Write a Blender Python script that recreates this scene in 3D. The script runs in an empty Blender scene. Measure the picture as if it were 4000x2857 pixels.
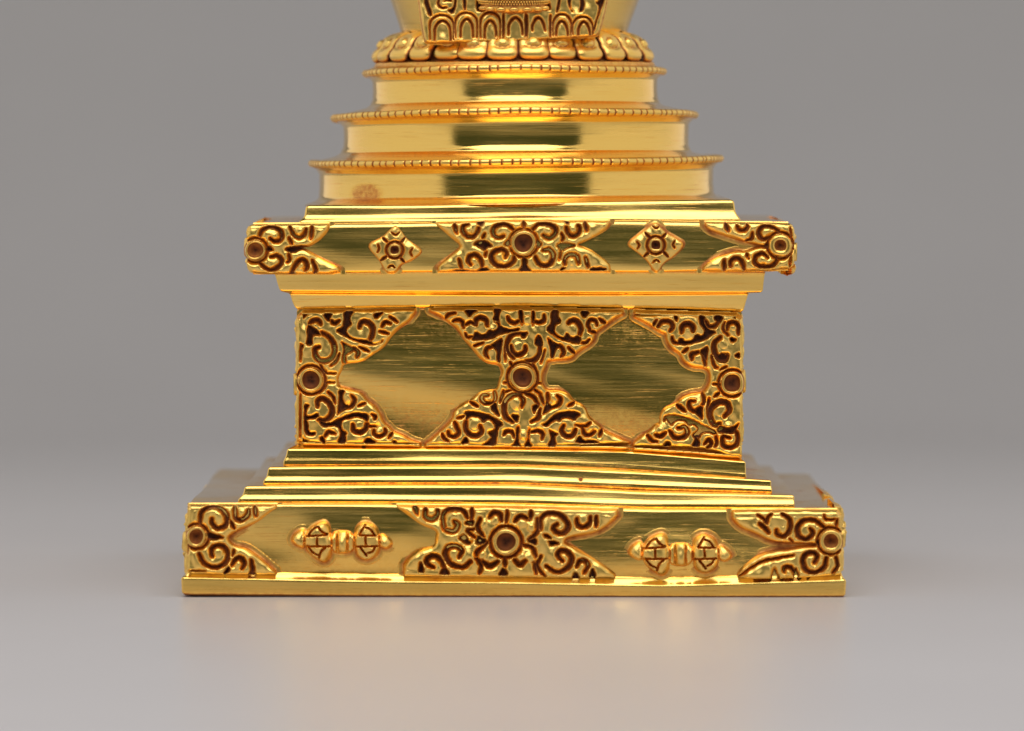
import bpy, math, random
import numpy as np

random.seed(7)
rng = np.random.default_rng(7)
C = bpy.context.scene.collection

# ------------------------------------------------------------------ units
# All outlines were measured on the photograph (4000 px wide).  One unit "u" is one photo pixel in the plane of
# the foot's front face; the stupa's foot is about 10.4 cm wide.
S = 0.00004            # metres per unit
D = 24300.0            # camera distance to the front plane (units)
HOR = 528.0            # eye level in the photo
GY = 2334.0            # table level in the photo at the front plane
ZC = GY - HOR          # camera height (units)
AX = 2010.0            # photo x of the stupa's axis
CAX = 1300.0           # depth of the axis behind the front plane


def wx(px, d): return 2000.0 - AX + (px - 2000.0) * (D + d) / D
def wz(py, d): return ZC - (py - HOR) * (D + d) / D


# ------------------------------------------------------------------ mesh helpers
def mesh_obj(name, verts, faces, mat, parent=None, patina=None, smooth=True):
    v = np.asarray(verts, dtype=np.float64).reshape(-1, 3) * S
    me = bpy.data.meshes.new(name)
    me.from_pydata(v.tolist(), [], faces if isinstance(faces, list) else faces.tolist())
    if smooth:
        me.polygons.foreach_set('use_smooth', np.ones(len(me.polygons), dtype=bool))
    a = me.attributes.new('patina', 'FLOAT', 'POINT')
    if patina is None:
        patina = np.zeros(len(v))
    a.data.foreach_set('value', np.asarray(patina, dtype=np.float32).ravel())
    me.materials.append(mat)
    me.update()
    o = bpy.data.objects.new(name, me)
    C.objects.link(o)
    if parent:
        o.parent = parent
    return o


def grid_faces(rows, cols, wrap=False, off=0):
    r = np.arange(rows - 1)[:, None]
    cc = cols if wrap else cols - 1
    c = np.arange(cc)[None, :]
    n = (c + 1) % cols
    a = r * cols + c; b = r * cols + n; e = (r + 1) * cols + n; f = (r + 1) * cols + c
    return (np.stack([a, b, e, f], -1).reshape(-1, 4) + off).tolist()


def fillet(keys, rad, sub, dist):
    """Round the corners of a polyline of key vectors and subdivide its long runs."""
    K = [np.asarray(k, float) for k in keys]
    out = [K[0]]
    for i in range(1, len(K) - 1):
        a, b, c = K[i - 1], K[i], K[i + 1]
        la, lc = dist(a, b), dist(b, c)
        ra = min(rad, la * 0.45); rc = min(rad, lc * 0.45)
        p = b + (a - b) * (ra / max(la, 1e-6)); q = b + (c - b) * (rc / max(lc, 1e-6))
        for t in (0, .25, .5, .75, 1):
            out.append((1 - t) ** 2 * p + 2 * t * (1 - t) * b + t * t * q)
    out.append(K[-1])
    res = [out[0]]
    for a, b in zip(out[:-1], out[1:]):
        n = max(1, int(math.ceil(dist(a, b) / sub)))
        for k in range(1, n + 1):
            res.append(a + (b - a) * k / n)
    return res


# smooth random waves used for the hand-finished surface
_W = [(rng.uniform(.6, 1.6) / s, rng.uniform(.6, 1.6) / s * 2.0, rng.uniform(0, 6.28), s) for s in (520, 300, 190, 120, 80) for _ in range(3)]


def waves(x, z):
    h = 0.0
    for kx, kz, ph, s in _W:
        h = h + (s / 300.0) * np.sin(kx * x + kz * z * .8 + ph) * np.cos(kz * z - .5 * ph)
    return h


XF = np.array([0, .27, .5, .73, 1.0])


def square_block(name, keys, mat, parent, rad=5, sub=24, corner=8, wav=1.0, dents=(), N=150):
    """A square block lofted from photo key lines (xl, xr, five heights along the front, patina)."""
    keys = [list(k) + [0.0] * (8 - len(k)) for k in keys]

    def dd(k):
        hw = (k[1] - k[0]) / 2
        return (CAX - hw) / (1 + hw / D)

    def dist(a, b): return math.hypot(dd(a) - dd(b), float(np.mean(a[2:7] - b[2:7])))
    L = fillet(keys, rad, sub, dist)
    verts = []; pat = []
    t = np.linspace(0, 1, N)
    ker = np.exp(-np.linspace(-2, 2, 21) ** 2); ker /= ker.sum()
    for k in L:
        d = dd(k)
        xl, xr = wx(k[0], d), wx(k[1], d)
        ys = np.interp(t, XF, k[2:7])
        ys = np.convolve(np.pad(ys, 10, mode='reflect', reflect_type='odd'), ker, mode='valid')
        y0, y1 = d - CAX, CAX - d
        r = corner
        X = xl + r + (xr - xl - 2 * r) * t
        Z = wz(ys, d)
        w = wav * waves(X, Z) * np.clip(np.minimum(t, 1 - t) * 14, 0.1, 1)
        for (px, py, rx, ry, h) in dents:
            PX = k[0] + (k[1] - k[0]) * t
            w = w - h * np.exp(-((PX - px) / rx) ** 2 - ((ys - py) / ry) ** 2)
        front = np.stack([X, np.full(N, y0) + w, Z], 1)
        ang = np.linspace(-math.pi / 2, 0, 6)[1:-1]
        zl, zr = Z[0], Z[-1]
        M = 40
        s = np.linspace(0, 1, M)
        c1 = np.stack([xr - r + r * np.cos(ang), y0 + r + r * np.sin(ang), np.full(4, zr)], 1)
        rt = np.stack([xr + wav * .8 * waves(s * 2500, np.full(M, zr)) * np.sin(s * math.pi), y0 + r + (y1 - y0 - 2 * r) * s, np.full(M, zr)], 1)
        c2 = np.stack([xr - r + r * np.cos(ang + math.pi / 2), y1 - r + r * np.sin(ang + math.pi / 2), np.full(4, zr)], 1)
        bk = np.stack([xr - r + (xl - xr + 2 * r) * s, np.full(M, y1), zr + (zl - zr) * s], 1)
        c3 = np.stack([xl + r + r * np.cos(ang + math.pi), y1 - r + r * np.sin(ang + math.pi), np.full(4, zl)], 1)
        lf = np.stack([xl - wav * .8 * waves(s * 2500 + 900, np.full(M, zl)) * np.sin(s * math.pi), y1 - r + (y0 - y1 + 2 * r) * s, np.full(M, zl)], 1)
        c4 = np.stack([xl + r + r * np.cos(ang + math.pi * 1.5), y0 + r + r * np.sin(ang + math.pi * 1.5), np.full(4, zl)], 1)
        ring = np.concatenate([front, c1, rt, c2, bk, c3, lf, c4])
        verts.append(ring); pat.append(np.full(len(ring), k[7]))
    n = len(verts[0])
    faces = grid_faces(len(verts), n, True)
    faces = [f[::-1] for f in faces]
    V = np.concatenate(verts)
    faces.append(list(range(n)))
    faces.append(list(range((len(verts) - 1) * n, len(verts) * n))[::-1])
    o = mesh_obj(name, V, faces, mat, parent, np.concatenate(pat))
    for p in o.data.polygons[-2:]:
        p.use_smooth = False
    return o


def lathe(name, keys, mat, parent, cx=2010, rad=6, sub=14, N=256, stains=(), cap=True, wav=1.3):
    """Turned part: keys (radius, yL, yM, yR, patina) read off the photo at the left, front and right."""
    keys = [list(k) + [0.0] * (5 - len(k)) for k in keys]

    def dist(a, b): return math.hypot(a[0] - b[0], a[2] - b[2])
    L = fillet(keys, rad, sub, dist)
    th = np.linspace(0, 2 * math.pi, N, endpoint=False)
    tf = (th + math.pi) % (2 * math.pi) - math.pi      # seam at the back
    verts = []; pat = []
    x0 = wx(cx, CAX)
    for k in L:
        r = k[0] * (D + CAX) / D
        zl, zr = wz(k[1], CAX), wz(k[3], CAX)
        zf = wz(k[2], CAX - r)
        zc = (zl + zr) / 2
        rr = r + wav * waves(tf * 420 + 50, np.full(N, zc * 1.2)) * np.cos(tf / 2) ** 2
        X = x0 + rr * np.sin(th); Y = -rr * np.cos(th)
        Z = zc + (zr - zl) / 2 * np.sin(th) + (zf - zc) * np.cos(th)
        verts.append(np.stack([X, Y, Z], 1))
        p = np.full(N, k[4])
        for (px, py, rx, ry, a) in stains:
            dY = CAX + Y
            PX = 2000 + (X + AX - 2000) * D / (D + dY); PY = HOR + (ZC - Z) * D / (D + dY)
            q = ((PX - px) / rx) ** 2 + ((PY - py) / ry) ** 2
            p = np.maximum(p, a * np.clip(1.6 - 1.4 * q, 0, 1) * (np.cos(th) > 0))
        pat.append(p)
    faces = [f[::-1] for f in grid_faces(len(verts), N, True)]
    V = np.concatenate(verts)
    if cap:
        faces.append(list(range(N)))
        faces.append(list(range((len(verts) - 1) * N, len(verts) * N))[::-1])
    return mesh_obj(name, V, faces, mat, parent, np.concatenate(pat))


def beaded_rim(name, r, yL, yM, yR, count, mat, parent, cx, tube=14.5):
    per = 10
    N = count * per
    th = np.linspace(0, 2 * math.pi, N, endpoint=False)
    ph = (np.arange(N) % per) / per
    seg = np.arange(N) // per
    jit = rng.uniform(-.16, .16, count)[seg]
    depth = rng.uniform(.6, 1.15, count)[seg]
    dn = np.abs((ph + jit) - 0.5)
    notch = np.exp(-(dn / 0.085) ** 2) * depth
    R = r * (D + CAX) / D
    zl, zr = wz(yL, CAX), wz(yR, CAX); zf = wz(yM, CAX - R)
    zc = (zl + zr) / 2
    x0 = wx(cx, CAX)
    M = 14
    verts = []; pat = []
    base = zc + (zr - zl) / 2 * np.sin(th) + (zf - zc) * np.cos(th)
    tf = (th + math.pi) % (2 * math.pi) - math.pi
    uneven = 1.4 * waves(tf * 900, tf * 130) * np.cos(tf / 2) ** 2 + .8 * np.sin(7 * th) + .6 * np.sin(12 * th + 1)
    for m in range(M):
        a = 2 * math.pi * m / M
        t = tube * (1 - 0.24 * notch)
        rr = R - tube + t * math.cos(a) * 1.05 + 0.5 * uneven
        verts.append(np.stack([x0 + rr * np.sin(th), -rr * np.cos(th), base + t * math.sin(a) + .6 * uneven], 1))
        pat.append(np.clip(notch * 1.0, 0, 1) * (0.5 + 0.35 * max(0, math.cos(a))))
    V = np.stack(verts, 1).reshape(-1, 3)      # N x M
    P = np.stack(pat, 1).reshape(-1)
    i = np.arange(N)[:, None]; m = np.arange(M)[None, :]
    i2 = (i + 1) % N; m2 = (m + 1) % M
    F = np.stack([i * M + m, i2 * M + m, i2 * M + m2, i * M + m2], -1).reshape(-1, 4).tolist()
    return mesh_obj(name, V, F, mat, parent, P)


# ------------------------------------------------------------------ carved relief
def pts(s):
    return np.array([[float(a) for a in p.split(',')] for p in s.split()])


def chaikin(P, n, closed=True):
    for _ in range(n):
        Q = np.roll(P, -1, 0) if closed else P[1:]
        A = P if closed else P[:-1]
        R = np.empty((2 * len(A), 2))
        R[0::2] = .78 * A + .22 * Q; R[1::2] = .22 * A + .78 * Q
        P = R if closed else np.concatenate([P[:1], R, P[-1:]])
    return P


def catmull(P, n=6):
    if len(P) < 3:
        return P
    Q = np.concatenate([2 * P[:1] - P[1:2], P, 2 * P[-1:] - P[-2:-1]])
    out = []
    for i in range(1, len(Q) - 2):
        a, b, c, d = Q[i - 1], Q[i], Q[i + 1], Q[i + 2]
        for t in np.arange(n) / n:
            out.append(.5 * (2 * b + (c - a) * t + (2 * a - 5 * b + 4 * c - d) * t * t + (3 * b - a - 3 * c + d) * t ** 3))
    out.append(P[-1])
    return np.array(out)


def poly_sd(X, Y, P, pad=60):
    """Signed distance to a polygon, positive inside; exact only within pad of it."""
    Dm = np.full(X.shape, 1e9); ins = np.zeros(X.shape, bool)
    r0 = max(0, np.searchsorted(Y[:, 0], P[:, 1].min() - pad)); r1 = np.searchsorted(Y[:, 0], P[:, 1].max() + pad)
    c0 = max(0, np.searchsorted(X[0], P[:, 0].min() - pad)); c1 = np.searchsorted(X[0], P[:, 0].max() + pad)
    x = X[r0:r1, c0:c1]; y = Y[r0:r1, c0:c1]
    dm = np.full(x.shape, 1e9); inn = np.zeros(x.shape, bool)
    for a, b in zip(P, np.roll(P, -1, 0)):
        v = b - a
        t = np.clip(((x - a[0]) * v[0] + (y - a[1]) * v[1]) / (v @ v + 1e-9), 0, 1)
        dm = np.minimum(dm, (x - a[0] - t * v[0]) ** 2 + (y - a[1] - t * v[1]) ** 2)
        if a[1] != b[1]:
            cr = ((a[1] > y) != (b[1] > y)) & (x < (b[0] - a[0]) * (y - a[1]) / (b[1] - a[1]) + a[0])
            inn ^= cr
    Dm[r0:r1, c0:c1] = np.sqrt(dm); ins[r0:r1, c0:c1] = inn
    return np.where(ins, Dm, -Dm)


def stroke_d(X, Y, P, w, pad=40):
    """Distance to a tapering stroke's edge (negative inside)."""
    out = np.full(X.shape, 1e9)
    r0 = max(0, np.searchsorted(Y[:, 0], P[:, 1].min() - pad)); r1 = np.searchsorted(Y[:, 0], P[:, 1].max() + pad)
    c0 = max(0, np.searchsorted(X[0], P[:, 0].min() - pad)); c1 = np.searchsorted(X[0], P[:, 0].max() + pad)
    x = X[r0:r1, c0:c1]; y = Y[r0:r1, c0:c1]
    dm = np.full(x.shape, 1e9)
    n = len(P) - 1
    for i in range(n):
        a, b = P[i], P[i + 1]; v = b - a
        t = np.clip(((x - a[0]) * v[0] + (y - a[1]) * v[1]) / (v @ v + 1e-9), 0, 1)
        q = (i + t) / n
        ww = w * (.25 + .75 * np.sqrt(np.clip(np.sin(np.pi * (q * .84 + .08)), 0, 1)))
        dm = np.minimum(dm, np.hypot(x - a[0] - t * v[0], y - a[1] - t * v[1]) - ww / 2)
    out[r0:r1, c0:c1] = dm
    return out


def sstep(a, b, x):
    t = np.clip((x - a) / (b - a), 0, 1)
    return t * t * (3 - 2 * t)


def relief(name, crop, outline, gaps, grooves, balls, d_face, mat, parent, H=24.0, rd=17.0, rg=10.0, sh=.50, gdeep=.80, gpat=.84, cell=2.3, edge=22.0, halo=1.0, vgrow=24, tilt=1.0, rings=(), lumps=(), sink=9.0, holes=(), box=None, gw=1.0, seed=0):
    """A carved ornament standing on a flat face, traced from the photo (crop = x0, y0, scale)."""
    x0, y0, sc = crop
    O = np.array([x0, y0])
    outs = [O + sc * chaikin(pts(o), 2) for o in ([outline] if isinstance(outline, str) else outline)]
    allp = np.concatenate(outs)
    m = edge + 3
    gx = np.arange(allp[:, 0].min() - m, allp[:, 0].max() + m, cell)
    gy = np.arange(allp[:, 1].min() - m, allp[:, 1].max() + m, cell)
    X, Y = np.meshgrid(gx, gy)
    # hand-cut unevenness
    Xw = X + 1.3 * np.sin(Y / 9.0 + seed) + .9 * np.sin(X / 6.3 + Y / 17.0); Yw = Y + 1.3 * np.sin(X / 10.0 + 2 + seed) + .9 * np.sin(Y / 7.1 - X / 15.0)

    def on_grid(f, *a):
        return f(X, Y, *a)
    do = np.max([poly_sd(X, Y, o, 200) for o in outs], 0)
    inbox = np.full(X.shape, True)
    if box:        # the carving runs out to the face's own edges and stops there
        bx = np.minimum(X - box[0], box[1] - X)
        fx = (X - box[0]) / (box[1] - box[0])
        top = np.interp(fx, XF, box[2]); bot = np.interp(fx, XF, box[3])
        nst = int(24 / cell)
        grow = np.full(X.shape, -1e9); g2 = np.full(X.shape, -1e9)
        for k_ in range(1, nst + 1):
            grow[:-k_] = np.maximum(grow[:-k_], np.where(Y[:-k_] - top[:-k_] < vgrow, do[k_:], -1e9))
            grow[k_:] = np.maximum(grow[k_:], np.where(bot[k_:] - Y[k_:] < vgrow, do[:-k_], -1e9))
            g2[:, :-k_] = np.maximum(g2[:, :-k_], np.where(X[:, :-k_] - box[0] < 24, do[:, k_:], -1e9))
            g2[:, k_:] = np.maximum(g2[:, k_:], np.where(box[1] - X[:, k_:] < 24, do[:, :-k_], -1e9))
        by = np.minimum(Y - top, bot - Y)
        do = np.maximum(do, np.minimum(np.minimum(grow, by + 1.0), 12))
        do = np.maximum(do, np.minimum(np.minimum(g2, bx + 1.5), 12))
        rc = 22.0
        cnr = (bx < rc) & (by < rc)
        rr_ = rc - np.hypot(rc - bx, rc - by)
        if box[0] == 967:
            do = np.where(cnr, np.minimum(do, rr_ + 1.0), do)
        bx = np.minimum(bx, by + 9)
        if box[0] == 967:
            bx = np.where(cnr, np.minimum(bx, rr_), bx)
        inbox = bx > -1.0
    dg = np.full(X.shape, -1e9)
    for g in gaps:
        dg = np.maximum(dg, poly_sd(X, Y, O + sc * chaikin(pts(g), 1)) - 1.2)
    ds = np.full(X.shape, 1e9)
    for w, s in grooves:
        ds = np.minimum(ds, stroke_d(X, Y, O + sc * catmull(pts(s)), w * sc * gw))
    for (cx, cy, r, w) in rings:
        ds = np.minimum(ds, np.abs(np.hypot(X - x0 - sc * cx, Y - y0 - sc * cy) - sc * r) - w * sc / 2)
    wob = .9 * np.sin(X / 7.0 + seed) * np.sin(Y / 8.0 + seed * 2) + .7 * np.sin(X / 3.7 + Y / 4.9)
    dc = np.minimum(np.minimum(do, -dg), ds) + wob * .7
    k = np.clip(np.minimum(do / rd, np.minimum(-dg, ds) / rg + wob * .06), 0, 1)
    dome = np.sqrt(np.clip(1 - (1 - k) ** 2, 0, 1))
    h = H * (sh + (1 - sh) * dome)
    for lump in lumps:
        cx, cy, rx, ry, lh = lump
        q = 1 - ((X - x0 - sc * cx) / (sc * rx)) ** 2 - ((Y - y0 - sc * cy) / (sc * ry)) ** 2
        h = h + lh * np.sqrt(np.clip(q, 0, 1)) * np.clip(dc / 4, 0, 1)
    for (cx, cy, r, bh) in balls:
        q = 1 - ((X - x0 - sc * cx) ** 2 + (Y - y0 - sc * cy) ** 2) / (sc * r) ** 2
        h = h + bh * np.sqrt(np.clip(q, 0, 1))
    h = h * (1 + .10 * np.sin(X / 31.0 + seed) * np.sin(Y / 27.0 + 1.3 * seed)) + .25 * np.sin(X / 8.0 + Y / 12.0 + seed) * np.sin(Y / 9.0)
    h = h + np.clip(dc / 8, 0, 1) * tilt * (1.4 * np.sin(X / 13.0 + seed) * np.sin(Y / 10.0 + 2 * seed) + 1.1 * np.sin(X / 8.5 - Y / 12.0 + 3 * seed) + 1.2 * np.sin(Y / 17.0 + .4 * np.sin(X / 30.0) + seed))
    cut = np.maximum(np.clip(-ds / 5.5, 0, 1) ** .8 * gdeep, sstep(-1, 5, dg) * .86)
    low = sstep(0, -3, dc)
    floor_ = 2.5 + 1.2 * np.sin(X / 6.0) * np.sin(Y / 5.0)
    h = np.where(dc < 0, h * (1 - cut) + floor_ * cut, h)
    outside = do < 0
    hout = H * sh * (.88 * np.exp(do / 2.2) + .12 * np.clip(1 + do / edge, 0, 1) ** 2) + 1.5 * (1 + do / edge) - 1.2
    h = np.where(outside, np.minimum(hout, H), h)
    h = np.where(do < -edge, -sink, h)
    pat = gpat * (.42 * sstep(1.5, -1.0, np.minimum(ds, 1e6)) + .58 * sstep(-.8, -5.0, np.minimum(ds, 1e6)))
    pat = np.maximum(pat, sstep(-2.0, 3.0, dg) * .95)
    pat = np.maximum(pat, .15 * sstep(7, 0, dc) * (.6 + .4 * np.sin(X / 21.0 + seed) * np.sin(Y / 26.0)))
    rough_ = .5 + .5 * np.sin(X / 23.0 + seed) * np.sin(Y / 19.0 + 2 * seed)
    free = 1.0
    if box:
        free = sstep(2, 16, np.minimum(np.minimum(X - box[0], box[1] - X), by + 4))
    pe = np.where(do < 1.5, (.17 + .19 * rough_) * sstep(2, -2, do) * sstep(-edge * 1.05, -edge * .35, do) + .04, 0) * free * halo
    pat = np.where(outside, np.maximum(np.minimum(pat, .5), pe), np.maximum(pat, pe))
    keep = (do > -edge - cell * 1.5) & inbox
    for (cx, cy, r) in holes:
        hole = np.hypot(X - x0 - sc * cx, Y - y0 - sc * cy) < r * sc
        h = np.where(hole, -sink, h)
    idx = -np.ones(X.shape, int)
    idx[keep] = np.arange(keep.sum())
    Z = wz(Y, d_face); XX = wx(X, d_face)
    V = np.stack([XX[keep], (d_face - CAX) - h[keep], Z[keep]], 1)
    a = idx[:-1, :-1]; b = idx[:-1, 1:]; c = idx[1:, 1:]; d = idx[1:, :-1]
    ok = (a >= 0) & (b >= 0) & (c >= 0) & (d >= 0)
    F = np.stack([a[ok], d[ok], c[ok], b[ok]], -1)
    return mesh_obj(name, V, F, mat, parent, pat[keep])


def socket(crop, cx, cy, r_out, r_in, d_face, mat, parent, h=38.0, squash=1.0, soft=False, square=0.0, seed=0):
    """Empty gem setting: a raised ring round a hollow cup."""
    x0, y0, sc = crop
    px, py = x0 + sc * cx, y0 + sc * cy
    ro, ri = r_out * sc, r_in * sc
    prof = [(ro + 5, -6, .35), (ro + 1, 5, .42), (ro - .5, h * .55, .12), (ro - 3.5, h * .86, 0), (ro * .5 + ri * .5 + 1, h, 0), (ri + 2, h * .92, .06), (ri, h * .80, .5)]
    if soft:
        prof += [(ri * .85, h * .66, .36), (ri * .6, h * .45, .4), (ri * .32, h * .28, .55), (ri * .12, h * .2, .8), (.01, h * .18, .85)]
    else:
        prof += [(ri * .93, h * .5, .58), (ri * .80, h * .34, .60), (ri * .55, h * .27, .72), (ri * .3, h * .24, .90), (.01, h * .235, .95)]  # brown cup patina, darkened towards the centre as painted recess shading
    N = 48
    th = np.linspace(0, 2 * math.pi, N, endpoint=False)
    verts = []; pat = []
    for (r, hh, p) in prof:
        f = 1 + .03 * np.sin(2 * th + seed) + .02 * np.sin(3 * th + 2 * seed)
        if square:
            f = f * (1 + square * np.abs(np.sin(2 * th)) ** 2)
        verts.append(np.stack([wx(px, d_face) + r * f * np.cos(th) * squash, np.full(N, d_face - CAX - hh) - .04 * r * np.sin(th + seed), wz(py, d_face) + r * f * np.sin(th)], 1))
        pat.append(np.full(N, p) + .05 * np.sin(3 * th + seed))
    F = grid_faces(len(prof), N, True)
    return mesh_obj('gem_socket', np.concatenate(verts), F, mat, parent, np.clip(np.concatenate(pat), 0, 1))


# ------------------------------------------------------------------ materials
def gold_material(name='gilded_metal', rough=0.15, brush=1.0, aniso=0.0, hair=1.0):
    m = bpy.data.materials.new(name); m.use_nodes = True
    nt = m.node_tree; N = nt.nodes; Lk = nt.links
    bs = N['Principled BSDF']

    def node(t, **kw):
        n = N.new(t)
        for k, v in kw.items():
            setattr(n, k, v)
        return n

    def noise(scale_vec, sc, det=3, rough_=.55, dist=0.0):
        mp = node('ShaderNodeMapping'); mp.inputs['Scale'].default_value = scale_vec
        Lk.new(tc.outputs['Object'], mp.inputs['Vector'])
        n = node('ShaderNodeTexNoise'); n.inputs['Scale'].default_value = sc; n.inputs['Detail'].default_value = det
        n.inputs['Roughness'].default_value = rough_; n.inputs['Distortion'].default_value = dist
        Lk.new(mp.outputs[0], n.inputs['Vector'])
        return n.outputs['Fac']

    def mth(op, a, b=None, c=None, clamp=False):
        n = node('ShaderNodeMath', operation=op); n.use_clamp = clamp
        for i, v in enumerate((a, b, c)):
            if v is None: continue
            if isinstance(v, (int, float)): n.inputs[i].default_value = v
            else: Lk.new(v, n.inputs[i])
        return n.outputs[0]

    def mrange(v, a, b, c, d):
        n = node('ShaderNodeMapRange'); n.inputs['From Min'].default_value = a; n.inputs['From Max'].default_value = b
        n.inputs['To Min'].default_value = c; n.inputs['To Max'].default_value = d
        Lk.new(v, n.inputs['Value']); return n.outputs[0]
    tc = node('ShaderNodeTexCoord')
    at = node('ShaderNodeAttribute', attribute_name='patina')
    streak = noise((1, 1, 34), 55, 5, .65, .25)          # long horizontal brush strokes
    fine = noise((.3, .3, 22), 330, 4, .6, .4)
    big = noise((1, 1, 2.2), 26, 3, .5, .6)              # cloudy patches
    grit = noise((1, 1, 1), 1500, 3, .6)
    mid = noise((1, 1, 1.0), 420, 3, .6)
    # specks: tiny casting pits
    vo = node('ShaderNodeTexVoronoi', feature='F1'); vo.inputs['Scale'].default_value = 210
    Lk.new(tc.outputs['Object'], vo.inputs['Vector'])
    sel = noise((1, 1, 1), 60, 2)
    pit = mth('MULTIPLY', mrange(vo.outputs['Distance'], .05, .10, 1, 0), mrange(sel, .60, .64, 0, 1), clamp=True)
    # patina amount
    p = mth('ADD', at.outputs['Fac'], mth('MULTIPLY', mth('SUBTRACT', grit, .5), mth('MULTIPLY', mrange(at.outputs['Fac'], 0, .15, 0, 1), .34)))
    p = mth('ADD', p, mth('MULTIPLY', mth('SUBTRACT', mid, .5), mrange(at.outputs['Fac'], .02, .3, 0, .45)))
    worn = mth('MULTIPLY', mrange(big, .56, .80, 0, 1), mrange(fine, .48, .72, 0, .22))
    p = mth('ADD', p, worn, clamp=True)
    hairs = noise((1, 1, 60), 120, 4, .6, .3)
    p = mth('ADD', p, mth('MULTIPLY', mrange(hairs, .56, .70, 0, .20 * hair), mrange(big, .3, .6, .25, 1)), clamp=True)
    p = mth('MAXIMUM', p, mth('MULTIPLY', pit, .7), clamp=True)
    cr = node('ShaderNodeValToRGB')
    e = cr.color_ramp.elements
    e[0].position = 0.0; e[0].color = (1.0, .67, .19, 1)
    e[1].position = 1.0; e[1].color = (.055, .016, .008, 1)
    for pos, col in ((.10, (.98, .61, .15, 1)), (.26, (.76, .36, .10, 1)), (.46, (.40, .14, .042, 1)), (.70, (.24, .072, .023, 1))):
        x = cr.color_ramp.elements.new(pos); x.color = col
    Lk.new(p, cr.inputs['Fac'])
    # faint pale / reddish drift over the gilding
    mx = node('ShaderNodeMix', data_type='RGBA', blend_type='MULTIPLY')
    mx.inputs['Factor'].default_value = 1
    Lk.new(cr.outputs['Color'], mx.inputs['A'])
    dr = node('ShaderNodeValToRGB')
    dr.color_ramp.elements[0].position = .3; dr.color_ramp.elements[0].color = (1, .95, .82, 1)
    dr.color_ramp.elements[1].position = .7; dr.color_ramp.elements[1].color = (1, 1, 1, 1)
    Lk.new(big, dr.inputs['Fac'])
    Lk.new(dr.outputs['Color'], mx.inputs['B'])
    Lk.new(mx.outputs['Result'], bs.inputs['Base Color'])
    Lk.new(mrange(p, .3, .75, 1.0, .25), bs.inputs['Metallic'])
    rg = mth('ADD', mrange(streak, .25, .75, rough - .05, rough + .10), mrange(big, .35, .75, -.03, .06))
    rg = mth('ADD', rg, mrange(p, .08, .5, 0, .34), clamp=True)
    Lk.new(rg, bs.inputs['Roughness'])
    if aniso:
        tg = node('ShaderNodeTangent', direction_type='RADIAL', axis='Z')
        Lk.new(tg.outputs[0], bs.inputs['Tangent'])
        bs.inputs['Anisotropic'].default_value = aniso; bs.inputs['Anisotropic Rotation'].default_value = .25
    bs.inputs['Specular IOR Level'].default_value = .3
    hgt = mth('ADD', mth('MULTIPLY', streak, 1.0 * brush), mth('MULTIPLY', fine, .35 * brush))
    hgt = mth('ADD', hgt, mth('MULTIPLY', grit, mrange(p, .1, .6, .04, .9)))
    hgt = mth('SUBTRACT', hgt, mth('MULTIPLY', pit, 1.2))
    bp = node('ShaderNodeBump'); bp.inputs['Strength'].default_value = 1.0; bp.inputs['Distance'].default_value = .00006
    Lk.new(hgt, bp.inputs['Height']); Lk.new(bp.outputs[0], bs.inputs['Normal'])
    return m


GOLD = gold_material('gilded_metal', .135, .27, .82, 1.1)
GOLD_CARVED = gold_material('gilded_relief', .31, .15, 0, .5)


def backdrop_material():
    m = bpy.data.materials.new('grey_sweep'); m.use_nodes = True
    nt = m.node_tree; N = nt.nodes; Lk = nt.links
    bs = N['Principled BSDF']
    tc = N.new('ShaderNodeTexCoord')
    n1 = N.new('ShaderNodeTexNoise'); n1.inputs['Scale'].default_value = 14; n1.inputs['Detail'].default_value = 4
    n2 = N.new('ShaderNodeTexNoise'); n2.inputs['Scale'].default_value = 900; n2.inputs['Detail'].default_value = 2
    for n in (n1, n2):
        Lk.new(tc.outputs['Object'], n.inputs['Vector'])
    ad = N.new('ShaderNodeMath'); ad.operation = 'MULTIPLY_ADD'; ad.inputs[1].default_value = .5
    Lk.new(n2.outputs['Fac'], ad.inputs[0]); Lk.new(n1.outputs['Fac'], ad.inputs[2])
    cr = N.new('ShaderNodeValToRGB')
    cr.color_ramp.elements[0].position = .35; cr.color_ramp.elements[0].color = (.53, .508, .518, 1)
    cr.color_ramp.elements[1].position = 1.05; cr.color_ramp.elements[1].color = (.56, .538, .548, 1)
    Lk.new(ad.outputs[0], cr.inputs['Fac'])
    # faint scuffs on the paper
    mp = N.new('ShaderNodeMapping'); mp.inputs['Scale'].default_value = (4, 55, 4)
    Lk.new(tc.outputs['Object'], mp.inputs['Vector'])
    n3 = N.new('ShaderNodeTexNoise'); n3.inputs['Scale'].default_value = 9; n3.inputs['Detail'].default_value = 5
    Lk.new(mp.outputs[0], n3.inputs['Vector'])
    sm = N.new('ShaderNodeMapRange'); sm.inputs['From Min'].default_value = .70; sm.inputs['From Max'].default_value = .76
    sm.inputs['To Min'].default_value = 1; sm.inputs['To Max'].default_value = .90
    Lk.new(n3.outputs['Fac'], sm.inputs['Value'])
    mm = N.new('ShaderNodeMix'); mm.data_type = 'RGBA'; mm.blend_type = 'MULTIPLY'; mm.inputs['Factor'].default_value = 1
    Lk.new(cr.outputs['Color'], mm.inputs['A']); Lk.new(sm.outputs[0], mm.inputs['B'])
    Lk.new(mm.outputs['Result'], bs.inputs['Base Color'])
    bs.inputs['Roughness'].default_value = .31
    bs.inputs['Specular IOR Level'].default_value = .6
    bp = N.new('ShaderNodeBump'); bp.inputs['Strength'].default_value = .15; bp.inputs['Distance'].default_value = .0002
    Lk.new(n2.outputs['Fac'], bp.inputs['Height']); Lk.new(bp.outputs[0], bs.inputs['Normal'])
    return m


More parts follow.
